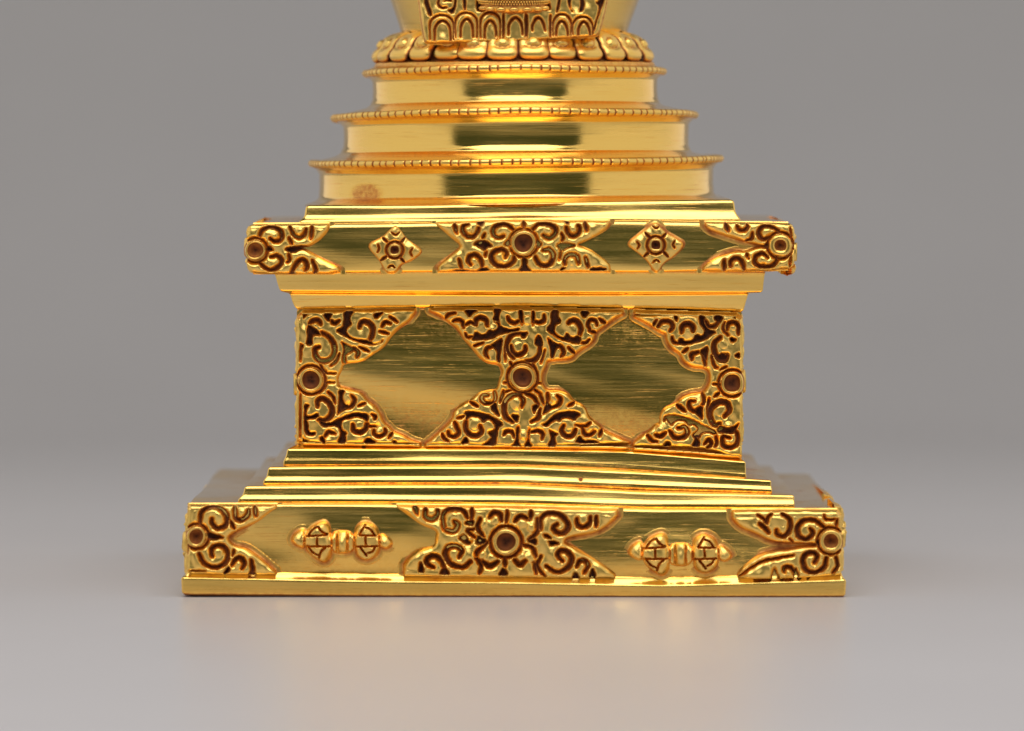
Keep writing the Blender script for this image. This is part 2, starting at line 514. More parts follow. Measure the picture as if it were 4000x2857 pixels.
# ------------------------------------------------------------------ setting: seamless grey sweep
def build_backdrop():
    prof = [(-.40, -.012), (-.395, -.003), (-.385, 0)] + [(y, 0) for y in np.linspace(-.37, .44, 20)]
    R = .28
    for a in np.linspace(0, math.pi / 2, 20)[1:]:
        prof.append((.44 + R * math.sin(a), R - R * math.cos(a)))
    prof += [(.44 + R, z) for z in np.linspace(.34, 1.1, 8)]
    xs = np.linspace(-.9, .9, 25)
    V = [[x, y, z] for (y, z) in prof for x in xs]
    F = grid_faces(len(prof), len(xs))
    o = mesh_obj('backdrop', np.array(V) / S, F, backdrop_material())
    o['kind'] = 'structure'
    return o


build_backdrop()

# ------------------------------------------------------------------ the stupa
root = bpy.data.objects.new('gilded_stupa', None); C.objects.link(root)
root.empty_display_size = .02
root['label'] = 'gilded stupa pedestal with carved scrollwork, round tiers and lotus ring on grey sweep'
root['category'] = 'stupa'

DPL = 0.0


def depth_of(xl, xr):
    hw = (xr - xl) / 2
    return (CAX - hw) / (1 + hw / D)


square_block('base_plate', [
    (760, 3250, 2226, 2234, 2240, 2247, 2232, .1),
    (731, 3288, 2232, 2241, 2247, 2255, 2238, .06),
    (726, 3291, 2244, 2254, 2260, 2268, 2250),
    (718, 3297, 2252, 2263, 2269, 2279, 2259),
    (709, 3304, 2257, 2270, 2277, 2288, 2266),
    (707, 3306, 2262, 2276, 2282, 2293, 2271),
    (710, 3303, 2316, 2323, 2325, 2327, 2325, .08),
    (722, 3291, 2326, 2332, 2334, 2334, 2334, .6)], GOLD, root, rad=5, corner=10, wav=1.2)  # last key's patina value paints a dark contact-shadow line under the plate
D_SLAB = depth_of(733, 3286)
square_block('lower_plinth', [
    (960, 3080, 1963, 1965, 1971, 1987, 1987, .12),
    (742, 3279, 1969, 1970, 1976, 1992, 1990),
    (733, 3286, 1976, 1977, 1983, 1999, 1997),
    (732, 3287, 2244, 2252, 2258, 2265, 2249, .1),
    (760, 3260, 2250, 2256, 2262, 2269, 2254, .3)], GOLD, root, rad=8, sub=16, corner=16, wav=3.2,
    dents=((1330, 2115, 210, 70, 14), (2640, 2150, 210, 80, 14), (1330, 2236, 300, 26, -10), (2640, 2250, 300, 24, -11), (1120, 2090, 70, 60, -5), (1560, 2080, 60, 70, 6), (2450, 2080, 80, 50, -6)))
square_block('plinth_step', [
    (1060, 2980, 1888, 1886, 1886, 1910, 1924, .25),
    (962, 3096, 1899, 1896, 1897, 1923, 1934),
    (955, 3102, 1906, 1903, 1904, 1929, 1939),
    (951, 3103, 1925, 1922, 1922, 1943, 1949),
    (945, 3103, 1938, 1937, 1939, 1957, 1958),
    (934, 3104, 1947, 1947, 1951, 1967, 1968),
    (931, 3104, 1952, 1951, 1956, 1971, 1972, .02),
    (929, 3105, 1964, 1964, 1970, 1987, 1987, .15)], GOLD, root, rad=6, sub=9, corner=6, wav=1.9)
square_block('plinth_step', [
    (1130, 2900, 1816, 1812, 1813, 1830, 1866, .25),
    (1054, 3006, 1824, 1822, 1822, 1843, 1875),
    (1047, 3013, 1831, 1829, 1828, 1849, 1880),
    (1044, 3013, 1850, 1847, 1846, 1865, 1892),
    (1040, 3013, 1864, 1861, 1860, 1879, 1902),
    (1032, 3015, 1874, 1871, 1870, 1889, 1910),
    (1029, 3016, 1879, 1876, 1875, 1893, 1913, .02),
    (1027, 3017, 1892, 1889, 1889, 1912, 1926, .15)], GOLD, root, rad=6, sub=9, corner=6, wav=1.9)
square_block('plinth_step', [
    (1170, 2885, 1732, 1738, 1742, 1750, 1784, .3),
    (1128, 2906, 1751, 1752, 1753, 1760, 1801),
    (1121, 2913, 1758, 1759, 1760, 1767, 1806),
    (1118, 2913, 1776, 1774, 1775, 1785, 1825),
    (1114, 2914, 1788, 1787, 1787, 1799, 1840),
    (1109, 2914, 1797, 1796, 1796, 1811, 1850),
    (1107, 2915, 1802, 1801, 1801, 1816, 1854, .02),
    (1106, 2916, 1819, 1816, 1817, 1834, 1869, .15)], GOLD, root, rad=6, sub=9, corner=6, wav=2.2)
D_DADO = depth_of(1161, 2898)
square_block('die_block', [
    (1166, 2896, 1212, 1203, 1199, 1209, 1222, .3),
    (1163, 2899, 1220, 1211, 1207, 1217, 1230, .15),
    (1161, 2898, 1450, 1450, 1450, 1450, 1470),
    (1160, 2898, 1738, 1746, 1748, 1755, 1792, .2)], GOLD, root, rad=6, sub=16, corner=10, wav=3.4,
    dents=((1660, 1470, 190, 190, 13), (2450, 1490, 200, 190, 14), (1640, 1230, 60, 60, -6), (2460, 1235, 60, 60, -6)))
square_block('corbel_moulding', [
    (1066, 2990, 1064, 1062, 1057, 1061, 1064, .3),
    (1072, 2988, 1072, 1069, 1065, 1068, 1071, .10),
    (1077, 2986, 1083, 1081, 1080, 1079, 1081),
    (1083, 2983, 1106, 1106, 1106, 1106, 1107),
    (1091, 2980, 1132, 1134, 1136, 1138, 1137, .02),
    (1098, 2975, 1139, 1141, 1143, 1144, 1143, .03),
    (1128, 2926, 1147, 1150, 1152, 1152, 1148, .10),
    (1134, 2922, 1153, 1155, 1157, 1156, 1153),
    (1141, 2914, 1178, 1172, 1172, 1176, 1180),
    (1150, 2908, 1198, 1191, 1187, 1193, 1202, .02),
    (1157, 2905, 1206, 1198, 1194, 1201, 1212, .04),
    (1172, 2890, 1216, 1207, 1203, 1213, 1226, .3)], GOLD, root, rad=5, sub=9, corner=6, wav=1.0)
D_CORN = depth_of(967, 3101)
square_block('cornice', [
    (1180, 2880, 872, 868, 858, 860, 863, .15),
    (982, 3086, 877, 872, 860, 863, 871),
    (970, 3098, 886, 880, 868, 870, 880),
    (966, 3102, 900, 893, 881, 884, 893),
    (966, 3102, 1047, 1046, 1042, 1046, 1034),
    (970, 3098, 1061, 1059, 1055, 1059, 1047),
    (982, 3086, 1070, 1066, 1061, 1066, 1054, .15),
    (1080, 2980, 1069, 1065, 1061, 1065, 1066, .3)], GOLD, root, rad=13, sub=12, corner=30, wav=2.0,
    dents=((1540, 975, 150, 60, 5), (2560, 970, 160, 60, 6)))
square_block('plinth_step', [
    (1300, 2760, 798, 798, 790, 783, 779, .15),
    (1206, 2858, 801, 801, 793, 785, 780),
    (1194, 2868, 808, 808, 801, 793, 788),
    (1191, 2870, 826, 825, 818, 809, 804),
    (1189, 2872, 842, 838, 833, 825, 821),
    (1184, 2877, 852, 848, 843, 837, 836),
    (1173, 2887, 861, 857, 851, 847, 849),
    (1168, 2892, 866, 862, 855, 853, 855, .02),
    (1167, 2894, 880, 875, 864, 865, 870, .15)], GOLD, root, rad=7, sub=8, corner=10, wav=1.8)

# round tiers with their beaded rims
t3 = lathe('round_tier', [
    (700, 632, 628, 612, .1), (798, 640, 634, 616, .12),
    (799, 652, 646, 628, .22), (783, 662, 658, 641, .10), (776, 671, 667, 650, .04), (770, 680, 675, 659),
    (769, 730, 722, 710), (771, 758, 750, 740), (771, 772, 764, 754), (781, 783, 776, 766), (798, 791, 785, 775, .02), (820, 798, 792, 782, .05), (828, 806, 800, 788, .2)],
    GOLD, root, cx=2017, stains=((1432, 757, 68, 42, .24), (1400, 788, 120, 16, .15)))
beaded_rim('beaded_rim', 811, 639, 637, 619, 130, GOLD_CARVED, t3, 2016)
t2 = lathe('round_tier', [
    (620, 454, 430, 440, .1), (705, 462, 434, 447, .12),
    (705, 474, 446, 459, .24), (690, 483, 458, 470, .12), (683, 490, 468, 477, .05), (676, 498, 477, 485),
    (674, 545, 532, 538), (676, 578, 568, 570), (682, 590, 580, 582), (685, 600, 590, 591), (704, 611, 599, 598, .02), (735, 619, 607, 604, .05), (790, 630, 622, 608, .05), (800, 640, 632, 614, .2)],
    GOLD, root, cx=2015)
beaded_rim('beaded_rim', 719, 464, 437, 450, 115, GOLD_CARVED, t2, 2010)
t1 = lathe('round_tier', [
    (500, 276, 252, 264, .1), (583, 287, 264, 277, .12),
    (583, 299, 276, 289, .24), (570, 306, 287, 297, .12), (563, 314, 297, 304, .05), (557, 322, 306, 312),
    (556, 362, 342, 350), (558, 390, 374, 383), (563, 402, 386, 394), (566, 412, 396, 404), (584, 424, 405, 414, .02), (618, 434, 412, 422, .05), (695, 452, 424, 437, .05), (708, 464, 436, 448, .2)],
    GOLD, root, cx=2011)
beaded_rim('beaded_rim', 595, 289, 269, 280, 93, GOLD_CARVED, t1, 2010)

# lotus ring
LOT = [(425, 134, 138, 134), (436, 142, 146, 142), (470, 165, 165, 164), (492, 184, 182, 182), (506, 208, 206, 206), (512, 230, 229, 229), (522, 240, 238, 238),
       (540, 244, 240, 242), (546, 248, 243, 246), (546, 256, 248, 252), (552, 264, 256, 260), (578, 276, 262, 270), (584, 290, 270, 282)]
lot = lathe('lotus_base', [k + (p,) for k, p in zip(LOT, [.3, .35, .6, .7, .75, .65, .35, .25, .12, .2, .14, .1, .1])], GOLD_CARVED, root, cx=2010, rad=3)


def make_petal():
    prof = np.array([(440, 130), (472, 138), (498, 150), (513, 168), (519, 184), (534, 199), (542, 212), (540, 227), (528, 238)], float)
    nv, nu = 30, 21
    seg = np.r_[0, np.cumsum(np.hypot(*np.diff(prof, axis=0).T))]; seg /= seg[-1]
    half = math.radians(360 / 28 * .5 * 1.03)
    V = []; P = []
    for j in range(nv):
        v = j / (nv - 1)
        r = np.interp(v, seg, prof[:, 0]); y = np.interp(v, seg, prof[:, 1])
        e = .02
        r2, y2 = np.interp(min(1, v + e), seg, prof[:, 0]), np.interp(min(1, v + e), seg, prof[:, 1])
        r1, y1 = np.interp(max(0, v - e), seg, prof[:, 0]), np.interp(max(0, v - e), seg, prof[:, 1])
        tx, ty = r2 - r1, y2 - y1
        ln = math.hypot(tx, ty); nr, ny = ty / ln, -tx / ln
        w = (.93 + .07 * min(1, v / .5)) if v < .74 else math.sqrt(max(0.0, 1 - ((v - .74) / .275) ** 2.8))
        for i in range(nu):
            u = -1 + 2 * i / (nu - 1)
            body = 14 * (1 - abs(u) ** 3.6) * (1 if v < .8 else max(0, 1 - ((v - .8) / .21) ** 2) ** .5)
            # hollow towards the inner end with a little bud in it
            q = math.hypot(u / .72, (v - .50) / .26)
            hollow = -6 * max(0, 1 - q ** 3)
            qb = math.hypot(u / .42, (v - .52) / .13)
            bud = 15 * math.sqrt(max(0, 1 - qb ** 2))
            hh = body + hollow + bud - 2
            pr = r + nr * hh; py = y + ny * hh
            th = u * half * w
            R = pr * (D + CAX) / D
            V.append([R * math.sin(th), -R * math.cos(th), wz(py, CAX - R)])
            P.append(max(.85 * max(0, (abs(u) - .86) / .14) if v < .9 else .5, .55 * max(0, 1 - abs(qb - 1.12) / .16), .3 * max(0, (v - .93) / .07)))
    return np.array(V), grid_faces(nv, nu), np.clip(P, 0, 1)


pv, pf, pp = make_petal()
petal0 = mesh_obj('petal', pv, [f[::-1] for f in pf], GOLD_CARVED, lot, pp)
for k in range(28):
    o = petal0 if k == 0 else petal0.copy()
    if k:
        C.objects.link(o); o.parent = lot
    o.rotation_euler = (math.radians(random.uniform(-.4, .4)), 0, math.radians(k * 360 / 28 - 4.6 + random.uniform(-.7, .7)))
    sc = random.uniform(.985, 1.01)
    o.scale = (sc, sc, 1)

# bell body above the lotus (runs out of the picture)
lathe('bell_body', [(436, 150, 150, 150, .35), (440, 138, 138, 138, .22), (445, 120, 120, 120, .08), (452, 95, 95, 95), (466, 57, 57, 57), (486, 0, 0, 0), (515, -90, -90, -90),
                    (536, -180, -180, -180), (540, -260, -260, -260), (520, -340, -340, -340), (460, -410, -410, -410), (340, -460, -460, -460), (120, -480, -480, -480), (20, -482, -482, -482)],
      GOLD, root, cx=2008, rad=10, sub=30)

# ------------------------------------------------------------------ ornament data, traced on enlarged views
CC = (1600, 820, .37379); CL = (900, 820, .35180); CR = (2350, 820, .37379)
DC = (1640, 1180, .36939); DL = (1100, 1180, .38168); DR = (2400, 1180, .44346)
BL = (680, 1700, .43103); BC = (1450, 1900, .48373); BR = (2450, 1700, .43103)
VL = (1088.2, 1973.3, .2124); TL = (1480, 0, .25506); TR = (1960, 0, .26385)

ORN = {}
ORN['CC'] = dict(crop=CC, d=D_CORN, H=24, outline="262,140 480,128 700,122 1180,108 1650,118 2090,130 2070,190 1950,270 1800,345 1750,362 1800,380 1900,420 2010,500 2095,570 2090,625 1880,645 1400,645 800,640 280,618 330,560 450,460 550,378 450,300 350,215",
    gaps=["665,362 740,312 800,322 872,378 806,396 795,440 772,412 700,378", "985,350 1042,300 1052,372 1010,390", "1320,300 1388,362 1330,412", "1530,372 1590,338 1762,366 1640,402 1575,440 1566,400",
          "690,126 800,112 742,182 715,152", "400,645 530,618 700,642 770,592 870,645", "1175,500 1220,500 1224,590 1290,648 1130,645 1180,590", "1590,598 1640,608 1560,645", "1880,604 2050,606 2066,632 1890,645", "1600,112 1680,118 1650,160 1625,140"],
    grooves=[(36, "612,152 562,165 555,220 600,275 660,280 705,235 725,185"), (32, "470,150 492,240"), (38, "1085,205 1020,155 930,155 875,200 880,260 930,290 980,275"), (24, "790,250 760,300"),
             (40, "1000,490 1010,440 950,410 880,440 855,500 900,570 1000,590 1080,540 1095,490"), (36, "640,575 610,530 630,480 690,470 740,510 760,590"), (28, "520,520 540,610"),
             (40, "1285,205 1350,150 1450,150 1520,190 1520,250 1460,295 1395,265"), (34, "1640,180 1650,240 1700,275 1760,250 1780,190 1760,160"), (34, "1830,120 1850,220"), (24, "1590,250 1605,290 1590,330"),
             (40, "1310,490 1350,560 1420,585 1480,550 1500,470 1460,415 1400,420"), (36, "1620,570 1630,500 1690,465 1750,490 1765,560"), (32, "1840,500 1865,600"), (18, "1580,430 1565,520"), (30, "1190,116 1195,190"), (18, "800,440 790,490")],
    balls=[(945, 500, 45, 5), (1445, 490, 45, 5), (955, 210, 40, 4), (1440, 225, 45, 5), (620, 210, 34, 5), (1710, 205, 36, 6), (675, 540, 34, 5), (1700, 545, 36, 5)],
    rings=[(1190, 345, 148, 12)], sockets=[(1190, 345, 136, 94, 1.0, False, 0)])
ORN['CL'] = dict(crop=CL, d=D_CORN, H=24, outline="215,172 650,166 1095,176 1085,230 1000,330 880,405 760,418 850,448 1020,550 1230,640 1190,705 900,712 215,705 165,640 148,500 150,330 175,220",
    gaps=["405,388 490,445 405,472", "600,432 700,402 885,398 875,442 780,442 690,480 655,470", "600,716 690,684 732,702 700,718"],
    grooves=[(42, "325,290 360,220 450,190 540,215 575,270 560,330 500,350 445,320"), (36, "660,180 710,280 770,305 830,270 840,210"), (36, "910,180 895,315"), (26, "655,310 690,380"), (26, "655,490 655,560 625,580"),
             (42, "330,590 400,650 480,665 555,610 570,550 520,510 450,520"), (38, "680,690 730,600 790,550 845,580 850,640 830,670"), (32, "910,560 950,660 930,705"), (16, "150,300 165,420 155,560")],
    balls=[(490, 290, 42, 6), (770, 235, 36, 6), (470, 585, 46, 4), (785, 620, 36, 5)], rings=[(280, 448, 136, 18)], sockets=[(280, 448, 118, 84, 1.0, True, 0)])
ORN['CR'] = dict(crop=CR, d=D_CORN, H=24, outline="1065,140 1400,136 1985,145 1998,400 1975,620 1500,640 1055,645 1060,590 1180,500 1420,425 1490,445 1640,385 1735,402 1735,375 1640,365 1480,325 1300,270 1120,210",
    gaps=["1680,372 1748,330 1748,422"],
    grooves=[(40, "1290,135 1320,220"), (32, "1410,160 1430,205 1480,215 1520,180 1515,145"), (28, "1575,240 1560,300 1500,325"), (40, "1850,220 1770,175 1680,175 1640,230 1660,290 1710,305 1760,280"), (26, "1510,450 1530,500"),
             (38, "1345,590 1350,530 1410,500 1465,540 1490,630"), (36, "1280,525 1280,635"), (38, "1730,490 1680,455 1610,480 1600,550 1660,590 1760,590 1820,540 1825,490"), (16, "1970,180 1985,330"), (16, "1975,480 1965,600")],
    balls=[(1720, 215, 45, 5), (1690, 505, 45, 5), (1410, 575, 36, 5), (1470, 170, 26, 5)], rings=[(1865, 370, 138, 18)], sockets=[(1865, 372, 120, 58, 1.0, True, .05)])
ORN['DC'] = dict(crop=DC, d=D_DADO, H=26, outline="75,78 300,72 1100,62 1700,85 2185,108 2070,165 1960,245 1850,330 1835,420 1660,530 1600,600 1350,612 1330,680 1290,760 1290,860 1340,935 1450,928 1560,960 1625,1050 1745,1100 1785,1220 1900,1300 1930,1350 2080,1420 2170,1460 2245,1490 1900,1505 1400,1525 1100,1530 800,1525 400,1505 40,1512 100,1470 180,1400 260,1330 350,1230 365,1150 450,1080 535,1040 620,955 740,925 815,925 840,830 880,740 845,650 720,640 640,590 560,490 480,400 400,280 280,185 190,130",
    gaps=["470,80 620,80 555,120 525,158 500,120", "770,62 868,70 840,112 836,190 842,215 770,190 802,130", "770,200 842,215 850,262 960,292 1060,272 1040,312 880,327 830,342 760,387 620,402 545,395 572,350 590,310 640,345 700,340 735,285 770,315 825,280 830,230",
          "1045,80 1088,84 1086,262 1058,195", "1184,92 1210,92 1216,190 1190,262", "1048,318 1152,318 1095,388", "1388,75 1472,85 1452,140 1497,215 1430,230 1418,320 1480,370 1540,372 1548,315 1600,382 1692,350 1702,442 1600,422 1480,392 1380,322 1338,282 1390,222",
          "1688,85 1802,92 1735,177", "745,455 800,430 880,368 852,560 845,640 815,635 818,520 780,480", "1345,368 1410,430 1500,452 1440,480 1412,600 1388,600 1380,480", "1205,425 1262,330 1295,420 1290,480 1252,470",
          "738,1112 800,1050 818,1130 847,1190 822,1205", "1350,1000 1362,1080 1412,1110 1352,1155 1290,1192 1312,1130", "968,1190 1050,1190 1032,1272 985,1245", "1180,1112 1230,1070 1265,1105 1222,1150 1210,1182",
          "468,1165 540,1150 700,1180 800,1230 882,1290 830,1330 790,1290 752,1242 700,1242 668,1275 640,1222 560,1205 512,1220 500,1260 480,1240 490,1200", "1338,1270 1450,1172 1560,1152 1660,1160 1700,1190 1650,1220 1640,1250 1590,1222 1500,1222 1480,1262 1440,1242 1380,1280 1350,1312 1285,1302",
          "788,1290 842,1300 816,1400 800,1525 640,1510 705,1490 742,1450 762,1430 712,1378 800,1352", "490,1412 522,1492 428,1505", "1018,1330 1052,1300 1042,1400 1047,1500 1082,1527 955,1520 1010,1492", "1150,1320 1167,1360 1150,1470 1195,1527 1098,1530 1140,1460",
          "1368,1350 1400,1370 1467,1390 1420,1422 1445,1527 1345,1527 1390,1440", "1635,1495 1690,1408 1725,1462 1862,1462 1900,1495"],
    grooves=[(42, "1060,330 970,350 925,430 930,520 990,590"), (48, "1270,460 1265,550 1200,615 1130,625"), (42, "1115,470 1110,520 1040,560 980,530 962,460"), (20, "900,480 905,620"), (22, "1320,510 1280,640"), (24, "570,465 665,430"), (26, "1570,480 1640,545"),
             (28, "265,180 310,125 375,115"), (32, "1900,180 1960,222"), (32, "350,205 400,185 450,210 462,265"), (46, "590,225 600,180 650,165 700,190 712,245"), (28, "480,240 540,215 595,240"), (26, "480,330 500,370 560,365"),
             (36, "930,160 950,200 1000,220 1050,200"), (36, "1312,140 1312,190 1260,215 1215,205"), (48, "1570,220 1600,200 1660,205 1700,270 1692,340"), (34, "1870,240 1860,200 1800,190 1775,240 1800,290"), (26, "1710,430 1760,430 1792,400"), (26, "1790,300 1880,332"),
             (36, "722,585 695,540 710,490 762,470"), (36, "1492,575 1520,530 1490,470 1420,460"), (22, "955,635 985,690"), (24, "1190,650 1225,712"), (16, "890,850 940,850"), (16, "1230,855 1290,855"),
             (38, "770,1065 700,1070 655,1030 670,985 722,985"), (30, "790,940 800,1020 780,1060"), (36, "1455,990 1490,1030 1460,1090 1400,1110"), (30, "1350,960 1352,1060"), (26, "885,940 850,1060"), (28, "1270,970 1312,1080"), (30, "530,1050 612,1102"), (26, "1570,1100 1640,1050"),
             (20, "900,950 965,930"), (22, "1205,920 1280,972"), (50, "1065,975 980,980 910,1040 890,1120 910,1210 980,1262"), (36, "1110,960 1200,1000 1252,1080"), (36, "1270,1130 1250,1220 1180,1262"), (36, "1060,985 1095,1040 1078,1112"),
             (48, "490,1260 485,1340 530,1400 600,1410 652,1370 640,1310"), (36, "300,1370 310,1410 370,1420 412,1380 390,1320 370,1270"), (32, "235,1390 260,1440 302,1468"), (24, "400,1225 470,1205"),
             (36, "890,1400 910,1370 970,1370 1002,1425"), (36, "1180,1375 1250,1360 1300,1390 1290,1445"), (46, "1520,1305 1500,1360 1540,1410 1610,1410 1648,1345"), (36, "1720,1330 1740,1390 1790,1405 1845,1370"), (34, "1925,1340 1900,1415"), (24, "1650,1300 1740,1312 1805,1270")],
    balls=[(1140, 190, 52, 7), (1095, 1400, 52, 7), (1050, 480, 60, 4), (1020, 1080, 60, 4), (640, 270, 50, 3), (1630, 290, 50, 3), (580, 1290, 55, 4), (1570, 1290, 55, 4), (1420, 1020, 40, 5), (710, 1020, 40, 5), (355, 1350, 40, 4), (1810, 1320, 36, 5)],
    rings=[(1085, 795, 160, 18)], sockets=[(1085, 795, 144, 100, 1.0, False, 0)])
ORN['DL'] = dict(crop=DL, d=D_DADO, H=26, outline="195,105 600,92 1290,82 1385,84 1312,185 1200,265 1110,360 1050,460 920,545 850,600 780,620 640,632 620,700 572,780 580,865 700,895 820,930 875,1010 955,1060 1015,1150 1040,1230 1110,1285 1150,1330 1240,1360 1345,1425 1455,1452 900,1450 480,1450 180,1430 172,1000 180,500",
    gaps=["425,118 522,112 492,170 502,205 460,180", "638,88 752,88 700,150 706,200 722,222 670,262 660,312 710,362 780,385 900,392 945,432 1000,422 1042,380 1030,412 960,440 830,422 720,382 620,332 555,290 630,262 640,180", "942,118 1060,96 960,178",
          "270,230 300,240 380,300 412,340 330,330 310,370 322,440 250,432 270,380 268,300", "608,398 680,440 762,480 690,522 640,560 640,470", "200,428 232,440 195,522",
          "590,898 652,900 620,960 640,1040 702,1060 620,1112 568,1162 580,1080 590,980", "235,1040 292,1055 260,1090 250,1160 290,1172 372,1130 382,1182 300,1195 252,1200 272,1240 277,1330 350,1332 340,1362 260,1362 235,1300 232,1150",
          "380,1208 480,1240 560,1210 640,1170 740,1130 870,1140 892,1170 880,1242 850,1190 760,1170 700,1190 620,1210 610,1260 622,1312 672,1340 650,1372 660,1445 570,1445 612,1352 590,1290 540,1260 440,1282 400,1250", "388,1388 430,1370 452,1442 425,1452", "870,1395 902,1390 990,1445 830,1445", "1130,1440 1160,1410 1180,1445"],
    grooves=[(50, "415,310 490,360 540,440 540,530 490,590 400,600 350,550 345,480 385,460"), (42, "290,215 330,185 380,190 402,225"), (36, "510,190 540,215 592,190"), (48, "800,255 820,205 880,205 930,250 932,330 905,385"), (34, "1030,245 1060,205 1112,215"), (28, "1110,150 1182,200"),
             (26, "1005,298 1092,322"), (26, "800,460 890,502"), (36, "735,470 785,510 768,562"), (26, "592,530 560,600 508,648"), (32, "650,480 640,600 660,622"), (14, "440,728 555,730"), (14, "440,822 545,820"), (24, "400,640 430,700 470,730"), (22, "385,925 430,880 460,830"),
             (36, "720,958 748,1000 720,1060 655,1082"), (26, "480,920 530,970 547,1035"), (24, "790,1060 855,1032"), (50, "372,1065 370,1010 420,985 490,1030 520,1100 500,1170 440,1210 385,1200"),
             (46, "730,1255 740,1310 800,1330 860,1300 872,1245"), (28, "955,1195 962,1170 930,1150"), (32, "945,1305 950,1350 1000,1370 1060,1340 1062,1295"), (24, "1135,1335 1100,1385"), (36, "445,1375 480,1330 545,1342"), (22, "870,1270 965,1272"), (16, "195,930 190,1380"), (16, "200,430 195,600")],
    balls=[(355, 390, 50, 3), (270, 510, 60, 3), (690, 990, 44, 5), (800, 1270, 50, 4), (1010, 1320, 42, 7), (335, 240, 36, 4), (750, 540, 36, 4), (930, 1220, 40, 4)], rings=[(302, 795, 146, 18)], sockets=[(302, 795, 130, 90, 1.0, False, 0)])
ORN['DR'] = dict(crop=DR, d=D_DADO, H=26, outline="145,112 600,106 900,106 1105,122 1110,600 1105,850 1105,1100 1115,1200 1105,1355 1030,1365 900,1315 720,1280 300,1272 140,1268 220,1190 310,1130 355,1080 402,1060 398,1000 430,935 535,895 595,835 680,805 785,795 835,720 845,625 800,575 690,572 608,525 582,455 500,405 458,335 455,280 400,262 330,212 235,160",
    gaps=["515,116 562,128 545,178", "743,110 797,128 790,180 820,232 902,266 850,290 800,330 700,362 620,377 548,367 580,308 620,345 690,337 715,280 770,302 800,250 750,190", "742,432 830,380 805,545 788,480", "868,140 900,108 962,128 920,190", "1008,308 1082,325 1030,362", "888,480 962,440 1002,490 940,527", "1050,470 1105,440 1105,500",
          "700,960 772,900 772,960 778,1042 738,1000", "438,1010 500,988 620,1010 720,1050 800,1090 902,1140 890,1172 820,1142 760,1162 752,1200 700,1192 680,1170 742,1120 700,1075 650,1092 630,1050 570,1038 520,1060 500,1090", "918,1080 1000,1112 1060,1090 1102,1060 1060,1140 1040,1160 940,1152 900,1142",
          "678,1170 722,1182 752,1232 740,1280 676,1272 712,1210", "418,1272 470,1218 502,1272"],
    grooves=[(34, "380,215 420,170 490,175 512,220 490,252"), (42, "590,262 600,210 650,190 690,220 692,252"), (34, "800,165 830,215 880,210 912,175"), (32, "990,245 1000,190 1060,180 1092,220 1088,280"), (24, "970,180 958,240 1000,292"), (44, "932,308 880,360 880,440 920,500 970,510 992,468"), (34, "680,505 680,460 742,440"),
             (26, "505,308 520,350 562,362"), (26, "600,442 642,410"), (24, "780,470 800,562"), (24, "855,470 880,560 912,577"), (20, "935,592 982,570"), (20, "345,205 372,158"),
             (26, "770,798 790,870 770,905"), (30, "702,868 660,880 660,930 710,960 762,928"), (32, "552,905 618,957"), (24, "832,850 820,942"), (22, "878,832 922,798"), (14, "868,720 932,726"),
             (48, "968,1002 1010,950 990,890 920,880 850,930 840,1010 880,1080 925,1070"), (36, "560,1108 620,1100 640,1150 600,1190 530,1190 488,1138"), (32, "362,1170 400,1182 448,1150"), (28, "288,1170 330,1220 372,1226"), (22, "438,1042 450,1020 482,1008"), (36, "795,1245 830,1215 852,1250 818,1282"), (34, "1015,1195 960,1185 950,1250 1000,1280 1075,1250 1080,1160 1040,1120"), (26, "890,1180 900,1240 880,1270")],
    balls=[(440, 205, 28, 5), (640, 290, 45, 4), (1050, 215, 36, 5), (960, 370, 40, 4), (740, 490, 40, 4), (700, 890, 40, 5), (930, 960, 46, 5), (560, 1150, 46, 4), (395, 1125, 36, 6), (1000, 1090, 36, 5), (470, 1045, 30, 4), (1010, 1215, 30, 4)], rings=[(1035, 712, 118, 15)], sockets=[(1035, 712, 106, 72, 1.0, False, .06)])
ORN['BL'] = dict(crop=BL, d=D_SLAB, H=28, outline="165,640 520,640 960,642 870,695 760,785 560,868 490,925 505,965 550,1005 650,1020 740,1080 850,1170 955,1260 650,1262 400,1262 150,1235 135,1050 120,900 132,700",
    gaps=["300,872 400,902 462,926 370,946 308,942", "500,1178 512,1222 472,1262 438,1258", "640,1262 720,1232 760,1266"],
    grooves=[(38, "240,795 250,700 320,650 420,660 480,730 470,810 400,840 350,800 345,755"), (38, "555,640 562,750 620,762 670,720 677,675"), (30, "735,640 742,732"), (28, "515,780 547,842"), (34, "350,1095 340,1040 380,1000 450,1005 490,1070 470,1150 380,1195 280,1160 228,1070"), (34, "525,1175 560,1120 610,1110 640,1160 620,1205"), (32, "700,1130 715,1220 690,1255"), (22, "547,1038 528,1088"), (14, "140,1228 290,1232"), (14, "130,1000 125,1080")],
    balls=[(400, 740, 48, 6), (400, 1060, 50, 6), (610, 680, 38, 5), (585, 1165, 38, 5)], rings=[(205, 915, 112, 16)], sockets=[(205, 915, 98, 66, .92, True, 0)])
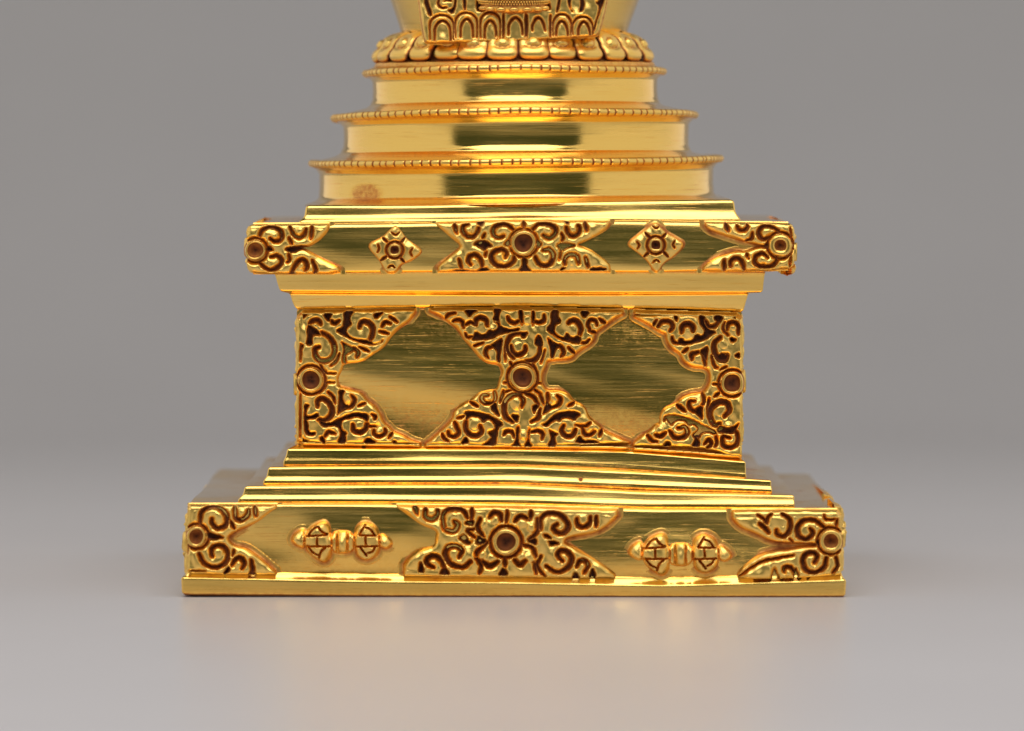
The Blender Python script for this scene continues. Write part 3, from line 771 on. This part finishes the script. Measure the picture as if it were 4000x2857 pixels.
ORN['BC'] = dict(crop=BC, d=D_SLAB, H=30, outline="190,155 330,158 830,168 1390,186 2015,200 1940,290 1820,372 1590,410 1550,450 1640,490 1760,560 1900,650 2000,735 1700,745 1200,730 800,715 275,695 258,640 305,570 400,502 515,482 520,410 530,355 400,310 280,220",
    gaps=["330,150 382,158 382,237 358,218", "700,412 760,378 792,450 832,430 780,472 738,440", "848,432 862,388 942,440 900,472 850,462", "1262,440 1332,408 1337,472 1290,462", "1428,430 1532,456 1448,482", "566,672 600,650 642,715 550,712", "1018,722 1070,640 1112,724", "1608,748 1650,680 1692,748", "1753,748 1785,640 1822,748", "378,698 402,588 432,690", "760,280 832,268 822,322 758,300"],
    grooves=[(34, "440,180 440,240 490,265 535,230 537,190"), (32, "590,340 580,230 640,180 740,190 782,255"), (36, "670,280 700,310 670,360 605,350"), (28, "815,175 810,272"), (34, "960,245 990,210 1040,220 1052,275"), (28, "880,260 860,330 905,402"), (22, "1100,195 1090,292"), (32, "1160,275 1200,240 1262,255"), (28, "1292,195 1282,262"), (26, "1342,260 1340,360 1270,432"),
             (34, "1365,345 1370,260 1430,215 1530,230 1590,310 1560,370 1500,370 1470,330 1502,300"), (30, "1660,260 1670,310 1720,325 1765,290 1770,245"), (28, "1815,240 1815,325"), (34, "710,565 730,510 680,480 620,490 600,550 640,620 740,650 802,605"), (32, "505,650 450,620 460,575 520,560 570,600 592,665"), (26, "850,580 890,640 870,705"), (36, "900,610 960,640 1022,605"), (26, "1080,580 1080,645"),
             (32, "1155,590 1200,630 1242,598"), (22, "1320,620 1332,705"), (24, "1370,560 1340,640 1402,722"), (32, "1545,600 1510,560 1520,520 1580,520 1620,580 1590,650 1500,690 1415,640"), (30, "1720,695 1750,640 1730,600 1680,600 1660,645"), (22, "830,340 780,360 842,412"), (22, "1400,390 1442,412"), (26, "850,560 862,520 942,450"), (26, "1220,470 1300,490 1332,565")],
    balls=[(1005, 265, 42, 10), (900, 295, 40, 9), (1215, 290, 42, 10), (1295, 330, 38, 9), (980, 580, 42, 10), (890, 545, 38, 9), (1210, 560, 40, 10), (1285, 570, 44, 10), (660, 250, 48, 6), (1480, 265, 52, 6), (680, 540, 50, 6), (1550, 580, 46, 6), (490, 205, 40, 5), (1710, 270, 42, 5), (505, 615, 40, 5), (1690, 645, 36, 5)],
    rings=[(1088, 445, 126, 18)], sockets=[(1088, 445, 112, 74, 1.0, False, 0)])
ORN['BR'] = dict(crop=BR, d=D_SLAB, H=30, outline="930,722 1080,716 1300,702 1760,705 1915,722 1935,850 1945,1000 1940,1150 1945,1262 1600,1290 1300,1308 1100,1300 1000,1290 1002,1240 1060,1175 1200,1075 1350,1040 1480,1030 1600,1005 1715,1005 1715,975 1450,975 1300,960 1180,895 1010,830",
    gaps=["1698,972 1742,928 1747,1022", "1298,1312 1330,1185 1350,1250 1402,1312", "1500,1295 1520,1180 1562,1292"],
    grooves=[(24, "1180,720 1240,760 1258,792 1270,740 1302,712"), (34, "1200,800 1240,830 1282,882"), (34, "1400,710 1470,760 1470,850 1420,910 1360,900 1348,858"), (36, "1782,832 1700,770 1600,770 1540,830 1550,910 1620,940 1680,890 1660,848"), (18, "1470,935 1500,975"), (36, "1690,1155 1720,1100 1680,1060 1610,1080 1590,1150 1620,1220 1700,1240 1780,1190 1802,1105"), (30, "1420,1235 1420,1200 1470,1190 1512,1235"), (26, "1890,1100 1902,1180 1858,1245"), (16, "1010,1275 1200,1150 1350,1112 1500,1085"), (16, "1900,760 1890,830"), (14, "1780,720 1800,760 1880,760")],
    balls=[(1610, 860, 50, 6), (1420, 860, 40, 5), (1650, 1145, 52, 6), (1460, 1240, 36, 6), (1180, 1230, 120, 7)], rings=[(1842, 955, 122, 14)], sockets=[(1842, 955, 108, 64, .95, True, .03)])

BOX = {'C': (967, 3101, [880, 875, 864, 867, 876], [1064, 1062, 1058, 1062, 1049]),
       'D': (1160, 2898, [1219, 1210, 1206, 1216, 1229], [1737, 1744, 1747, 1754, 1789]),
       'B': (733, 3286, [1973, 1974, 1980, 1996, 1994], [2238, 2247, 2253, 2260, 2243])}
MID = {'C': wx(2034, D_CORN), 'D': wx(2029.5, D_DADO), 'B': wx(2009.5, D_SLAB)}
sides = []          # parts repeated on the other faces
for i, (key, o) in enumerate(ORN.items()):
    r = relief('scroll_ornament', o['crop'], o['outline'], o['gaps'], o['grooves'], o['balls'], o['d'], GOLD_CARVED, root, H=o['H'] + (8 if key[0] == 'D' else 10), **(dict(rd=16, rg=11, sh=.38, gw=.92, vgrow=9, tilt=1.1, halo=1.05, edge=20) if key[0] == 'D' else dict(rd=24, rg=15, sh=.30, gw=.95, tilt=1.0)), rings=o['rings'], seed=i * 1.7,
               holes=[(q[0], q[1], q[2] - 8) for q in o['sockets']], box=BOX[key[1] if key[0] in 'CDB' else key] if False else BOX[key[0]])
    sk = [socket(o['crop'], cx, cy, ro, ri, o['d'], GOLD_CARVED, r, h=o['H'] + 17, squash=sq, soft=soft, square=sqr, seed=i) for (cx, cy, ro, ri, sq, soft, sqr) in o['sockets']]
    sides.append((r, sk, MID[key[0]]))

# four-petalled rosettes on the cornice
BOX_C = BOX['C']
for (crop, outl, gr, ring, seed) in (
    (CL, "1835,172 1900,240 1950,320 2030,375 2145,460 2010,560 1890,600 1835,700 1730,695 1670,570 1505,390 1690,305 1760,235", [(42, "1690,310 1745,355"), (36, "1890,365 1950,300"), (42, "1665,565 1735,515"), (42, "1890,535 1935,585"), (26, "1640,385 1652,430 1630,475"), (26, "2022,428 2000,475 2022,518"), (26, "1788,248 1835,278 1882,248"), (26, "1748,645 1790,618 1832,645")], (1825, 445), 1),
    (CR, "565,130 620,190 680,245 780,300 872,360 760,480 640,555 590,650 545,640 480,530 370,440 250,355 430,230 510,170", [(38, "455,240 512,298"), (38, "622,295 678,242"), (38, "438,492 502,438"), (38, "638,430 698,495"), (24, "368,332 390,370 368,412"), (24, "767,318 745,365 767,402"), (24, "528,168 570,192 607,168"), (24, "528,558 570,523 607,548")], (565, 368), 2)):
    ro = relief('rosette', crop, outl, [], gr, [], D_CORN - 1, GOLD_CARVED, root, H=26, rd=26, rg=7, sh=.45, gw=.7, rings=[(ring[0], ring[1], 92, 22)], box=BOX_C, vgrow=-99, holes=[(ring[0], ring[1], 66)], seed=seed, edge=19, halo=1.1)
    sk = [socket(crop, ring[0], ring[1], 76, 44, D_CORN - 1, GOLD_CARVED, ro, h=34, square=.10, seed=seed)]
    sides.append((ro, sk, MID['C']))

# double-ended thunderbolts on the lower plinth
VOUT = ["240,620 300,520 430,440 500,470 500,560 500,760 440,790 330,740 260,680", "478,560 580,410 735,325 850,290 945,360 982,680 972,950 860,1068 695,980 540,850 478,710", "950,470 1400,470 1400,880 950,880",
        "1385,560 1430,375 1600,295 1800,388 1868,560 1878,750 1802,942 1610,1018 1448,948 1398,750", "1850,540 1930,520 2040,600 2105,690 2040,780 1960,800 1860,760"]
VGR = [(30, "560,540 640,430 740,380"), (34, "740,385 800,470 905,525"), (24, "500,558 900,535"), (28, "510,745 940,745"), (28, "560,770 640,860 745,912"), (32, "872,768 790,840 750,960"), (28, "718,590 715,712"), (36, "1490,530 1600,350"), (30, "1610,400 1700,440 1775,545"), (22, "1490,542 1800,548"), (28, "1600,580 1612,705"),
       (28, "1430,750 1825,740"), (28, "1508,768 1632,925"), (28, "1650,872 1740,830 1782,758"), (34, "985,460 980,900"), (24, "1085,480 1080,870"), (22, "1270,480 1272,870"), (30, "1388,440 1392,890"), (30, "480,440 478,790"), (30, "1858,500 1866,800")]
VLU = [(400, 630, 170, 175, 18), (730, 680, 290, 400, 40), (1630, 670, 280, 380, 40), (1010, 670, 70, 250, 14), (1185, 670, 110, 260, 22), (1340, 670, 70, 250, 14), (1960, 670, 160, 160, 18)]
for crop, seed in ((VL, 3), ((2402.6, 2018.7, .2165), 5)):
    v = relief('thunderbolt_ornament', crop, VOUT, [], VGR, [], D_SLAB - 9, GOLD_CARVED, root, H=26, rd=26, rg=6, sh=.40, gdeep=.34, gpat=.36, lumps=VLU, sink=16, seed=seed, edge=21, cell=2.0, gw=.34, halo=.75)
    sides.append((v, [], MID['B']))

# the same ornaments on the left, right faces
for ang in (90, -90):
    for (o, kids, mid) in sides:
        c = o.copy(); C.objects.link(c); c.parent = root
        inset = -27 if ang < 0 else 27            # the side reliefs stand a little less proud
        c.location = ((mid - inset) * S, -mid * S * (1 if ang > 0 else -1), -8 * S)
        c.rotation_euler = (0, 0, math.radians(ang))
        for kd in kids:
            q = kd.copy(); C.objects.link(q); q.parent = c

# ------------------------------------------------------------------ niche plate in front of the bell
D_NICHE = CAX - 505
NOUT = "560,-500 690,620 770,660 1200,648 1660,640 2110,628 2560,600 2880,578 2960,570 3200,556 3385,535 3580,-500"
arch = []
for (xa, xb, top, bot, tx, tt, tb, tw) in ((778, 1150, 235, 650, 975, 345, 655, 185), (1165, 1510, 200, 620, 1345, 318, 600, 130), (1550, 1862, 195, 620, 1708, 345, 620, 120), (1918, 2240, 215, 610, 2090, 300, 560, 155),
                                           (2275, 2615, 240, 590, 2442, 300, 500, 130), (2658, 2950, 222, 590, 2800, 352, 580, 120), (2955, 3280, 262, 570, 3138, 360, 570, 120)):
    cx = (xa + xb) / 2
    h = (xb - xa) / 2
    if xa in (778, 1165, 1550, 2658, 2955):
        arch.append((28, f"{xa+8},{bot-40} {xa+6},{top+130} {xa+h*.45},{top+25} {cx},{top} {xb-h*.45},{top+25} {xb-6},{top+130} {xb-8},{bot-40}"))
    else:
        arch.append((38, f"{xa-12},{top} {xa-12},{bot-20}")); arch.append((38, f"{xb+12},{top} {xb+12},{bot-20}"))
    w = tw / 2 + 22
    arch.append((36, f"{tx-w-6},{tb-30} {tx-w},{tt+90} {tx-w*.55},{tt+5} {tx},{tt-22} {tx+w*.55},{tt+5} {tx+w},{tt+90} {tx+w+14},{tb-30}"))
NGAP = ["690,-200 760,30 830,240 775,262 720,110 690,40", "1155,-60 1195,-20 1180,120 1130,225 1040,160 1130,130 1160,40", "1275,-150 1335,-150 1340,165 1300,160", "1500,-60 1560,-60 1570,140 1640,170 1520,180 1490,120", "2560,40 2600,10 2640,150 2560,160",
        "2765,-100 2810,-100 2740,205 2705,200", "2890,-100 2960,-100 2930,120 2980,190 2950,190 2890,60", "3060,-100 3110,-100 3160,60 3120,190 3060,190 3090,60", "3310,20 3350,40 3420,-60 3480,-60 3410,130 3345,310 3300,490 3262,480 3330,290 3375,120"]
NGR = arch + [(34, "925,-20 910,60 960,120 1040,120"), (22, "1000,20 1060,10 1110,20")]
niche = relief('niche_frame', TL, NOUT, NGAP, NGR, [], D_NICHE, GOLD_CARVED, root, H=26, rd=12, rg=9, cell=2.0, edge=6, sink=40, seed=4)
# solid body of the frame behind its carved face
def prism(name, outline_px, d0, d1, mat, parent, pat=0.1):
    P = np.array(outline_px, float); n = len(P)
    V = [];
    for d in (d0, d1):
        for x, y in P:
            V.append([wx(x, d0), d - CAX, wz(y, d0)])
    F = [[i, (i + 1) % n, n + (i + 1) % n, n + i] for i in range(n)] + [list(range(n))[::-1], list(range(n, 2 * n))]
    return mesh_obj(name, V, F, mat, parent, np.full(2 * n, pat), smooth=False)


prism('niche_backing', [(1624, -126), (1662, 160), (1790, 166), (2020, 160), (2343, 136), (2386, -126)], D_NICHE + 3, D_NICHE + 190, GOLD_CARVED, niche, .05)

# little seat of the niche with a pearled edge
def seat():
    x0 = wx(2008, D_NICHE); yb = D_NICHE - CAX - 12
    zt = wz(-40, D_NICHE); N = 96
    th = np.linspace(0, 2 * math.pi, N, endpoint=False)
    prof = [(100, -40, .1), (138, -38, .5), (141, -22, .6), (142, -8, .7), (143, -2, .7), (141, 4, .7), (136, 10, .65), (136, 14, .4), (134, 24, .05), (120, 36, .1), (100, 43, .3), (60, 46, .4)]
    V = []; P = []
    for r, y, p in prof:
        V.append(np.stack([x0 + r * np.sin(th), yb - r * .42 * np.cos(th), np.full(N, wz(y, D_NICHE)) - 10 * np.cos(th)], 1)); P.append(np.full(N, p))
    o = mesh_obj('niche_seat', np.concatenate(V), [f[::-1] for f in grid_faces(len(prof), N, True)], GOLD_CARVED, niche, np.concatenate(P))
    return x0, yb


sx0, syb = seat()


def bead_rows():
    V = []; F = []; P = []
    def ball(c, r):
        n0 = len(V); nl, ns = 4, 7
        for a in range(nl + 1):
            ph = math.pi * a / nl
            for b in range(ns):
                t = 2 * math.pi * b / ns
                V.append([c[0] + r * math.sin(ph) * math.cos(t), c[1] + r * math.sin(ph) * math.sin(t), c[2] + r * math.cos(ph)]); P.append(.06)
        F.extend(grid_faces(nl + 1, ns, True, n0))
    for row, (r, y, br) in enumerate(((146, -26, 6.5), (149, -10, 5.2), (147, 1, 4.6), (142, 10, 4.2))):
        for k in range(38):
            a = math.radians(-84 + 168 * (k + .5 * (row % 2)) / 37)
            ball((sx0 + r * math.sin(a), syb - r * .42 * math.cos(a), wz(y, D_NICHE) - 10 * math.cos(a)), br)
    for k in range(7):
        a = math.radians(-72 + 144 * k / 6)
        n0 = len(V); nl, ns = 6, 10
        c = np.array([sx0 + 128 * math.sin(a), syb - 128 * .42 * math.cos(a), wz(30, D_NICHE) - 10 * math.cos(a)])
        for i in range(nl + 1):
            ph = math.pi * i / nl
            for b in range(ns):
                t = 2 * math.pi * b / ns
                V.append([c[0] + 22 * math.sin(ph) * math.cos(t), c[1] + 12 * math.sin(ph) * math.sin(t), c[2] + 11 * math.cos(ph)]); P.append(.12 + .4 * (i < 2 or i > nl - 2))
        F.extend(grid_faces(nl + 1, ns, True, n0))
    mesh_obj('pearl_border', V, F, GOLD_CARVED, niche, P)


bead_rows()

# ------------------------------------------------------------------ camera
cam = bpy.data.cameras.new('camera'); co = bpy.data.objects.new('camera', cam); C.objects.link(co)
co.location = ((2000 - AX) * S, (-CAX - D) * S, ZC * S)
co.rotation_euler = (math.radians(90), 0, 0)
cam.sensor_width = 36; cam.sensor_fit = 'HORIZONTAL'
cam.lens = 36 * D / 4000
cam.shift_y = -(1428.5 - HOR) / 4000
cam.clip_start = .05; cam.clip_end = 20
cam.dof.use_dof = True; cam.dof.focus_distance = (D + 400) * S; cam.dof.aperture_fstop = 19
bpy.context.scene.camera = co

# ------------------------------------------------------------------ light
w = bpy.data.worlds.new('World'); bpy.context.scene.world = w; w.use_nodes = True
bg = w.node_tree.nodes['Background']; bg.inputs['Color'].default_value = (.72, 1.0, .68, 1); bg.inputs['Strength'].default_value = .06


def softbox(name, loc, rot, sx, sy, radiance, col=(1, 1, 1), spread=180):
    l = bpy.data.lights.new(name, 'AREA'); l.shape = 'RECTANGLE'; l.size = sx; l.size_y = sy
    l.energy = radiance * math.pi * sx * sy; l.color = col; l.spread = math.radians(spread)
    o = bpy.data.objects.new(name, l); C.objects.link(o); o.location = loc; o.rotation_euler = rot
    return o


softbox('softbox_side', (-.35, .115, .34), (0, math.radians(-90), 0), .64, 1.01, .65, (1, .94, .91))
softbox('softbox_side', (.35, .115, .34), (0, math.radians(90), 0), .64, 1.01, .65, (1, .94, .91))
softbox('softbox_overhead', (0, -.44, .61), (math.radians(6.7), 0, 0), .62, .86, 2.9, (1, .97, .96))

sc = bpy.context.scene
sc.view_settings.view_transform = 'Standard'; sc.view_settings.look = 'None'; sc.view_settings.gamma = 1; sc.view_settings.exposure = 0
sc.view_settings.use_curve_mapping = False
sc.render.engine = 'CYCLES'
sc.cycles.max_bounces = 10; sc.cycles.glossy_bounces = 8; sc.cycles.diffuse_bounces = 4
sc.cycles.caustics_reflective = True; sc.cycles.blur_glossy = .4
sc.cycles.use_denoising = True
sc.cycles.sample_clamp_indirect = 10
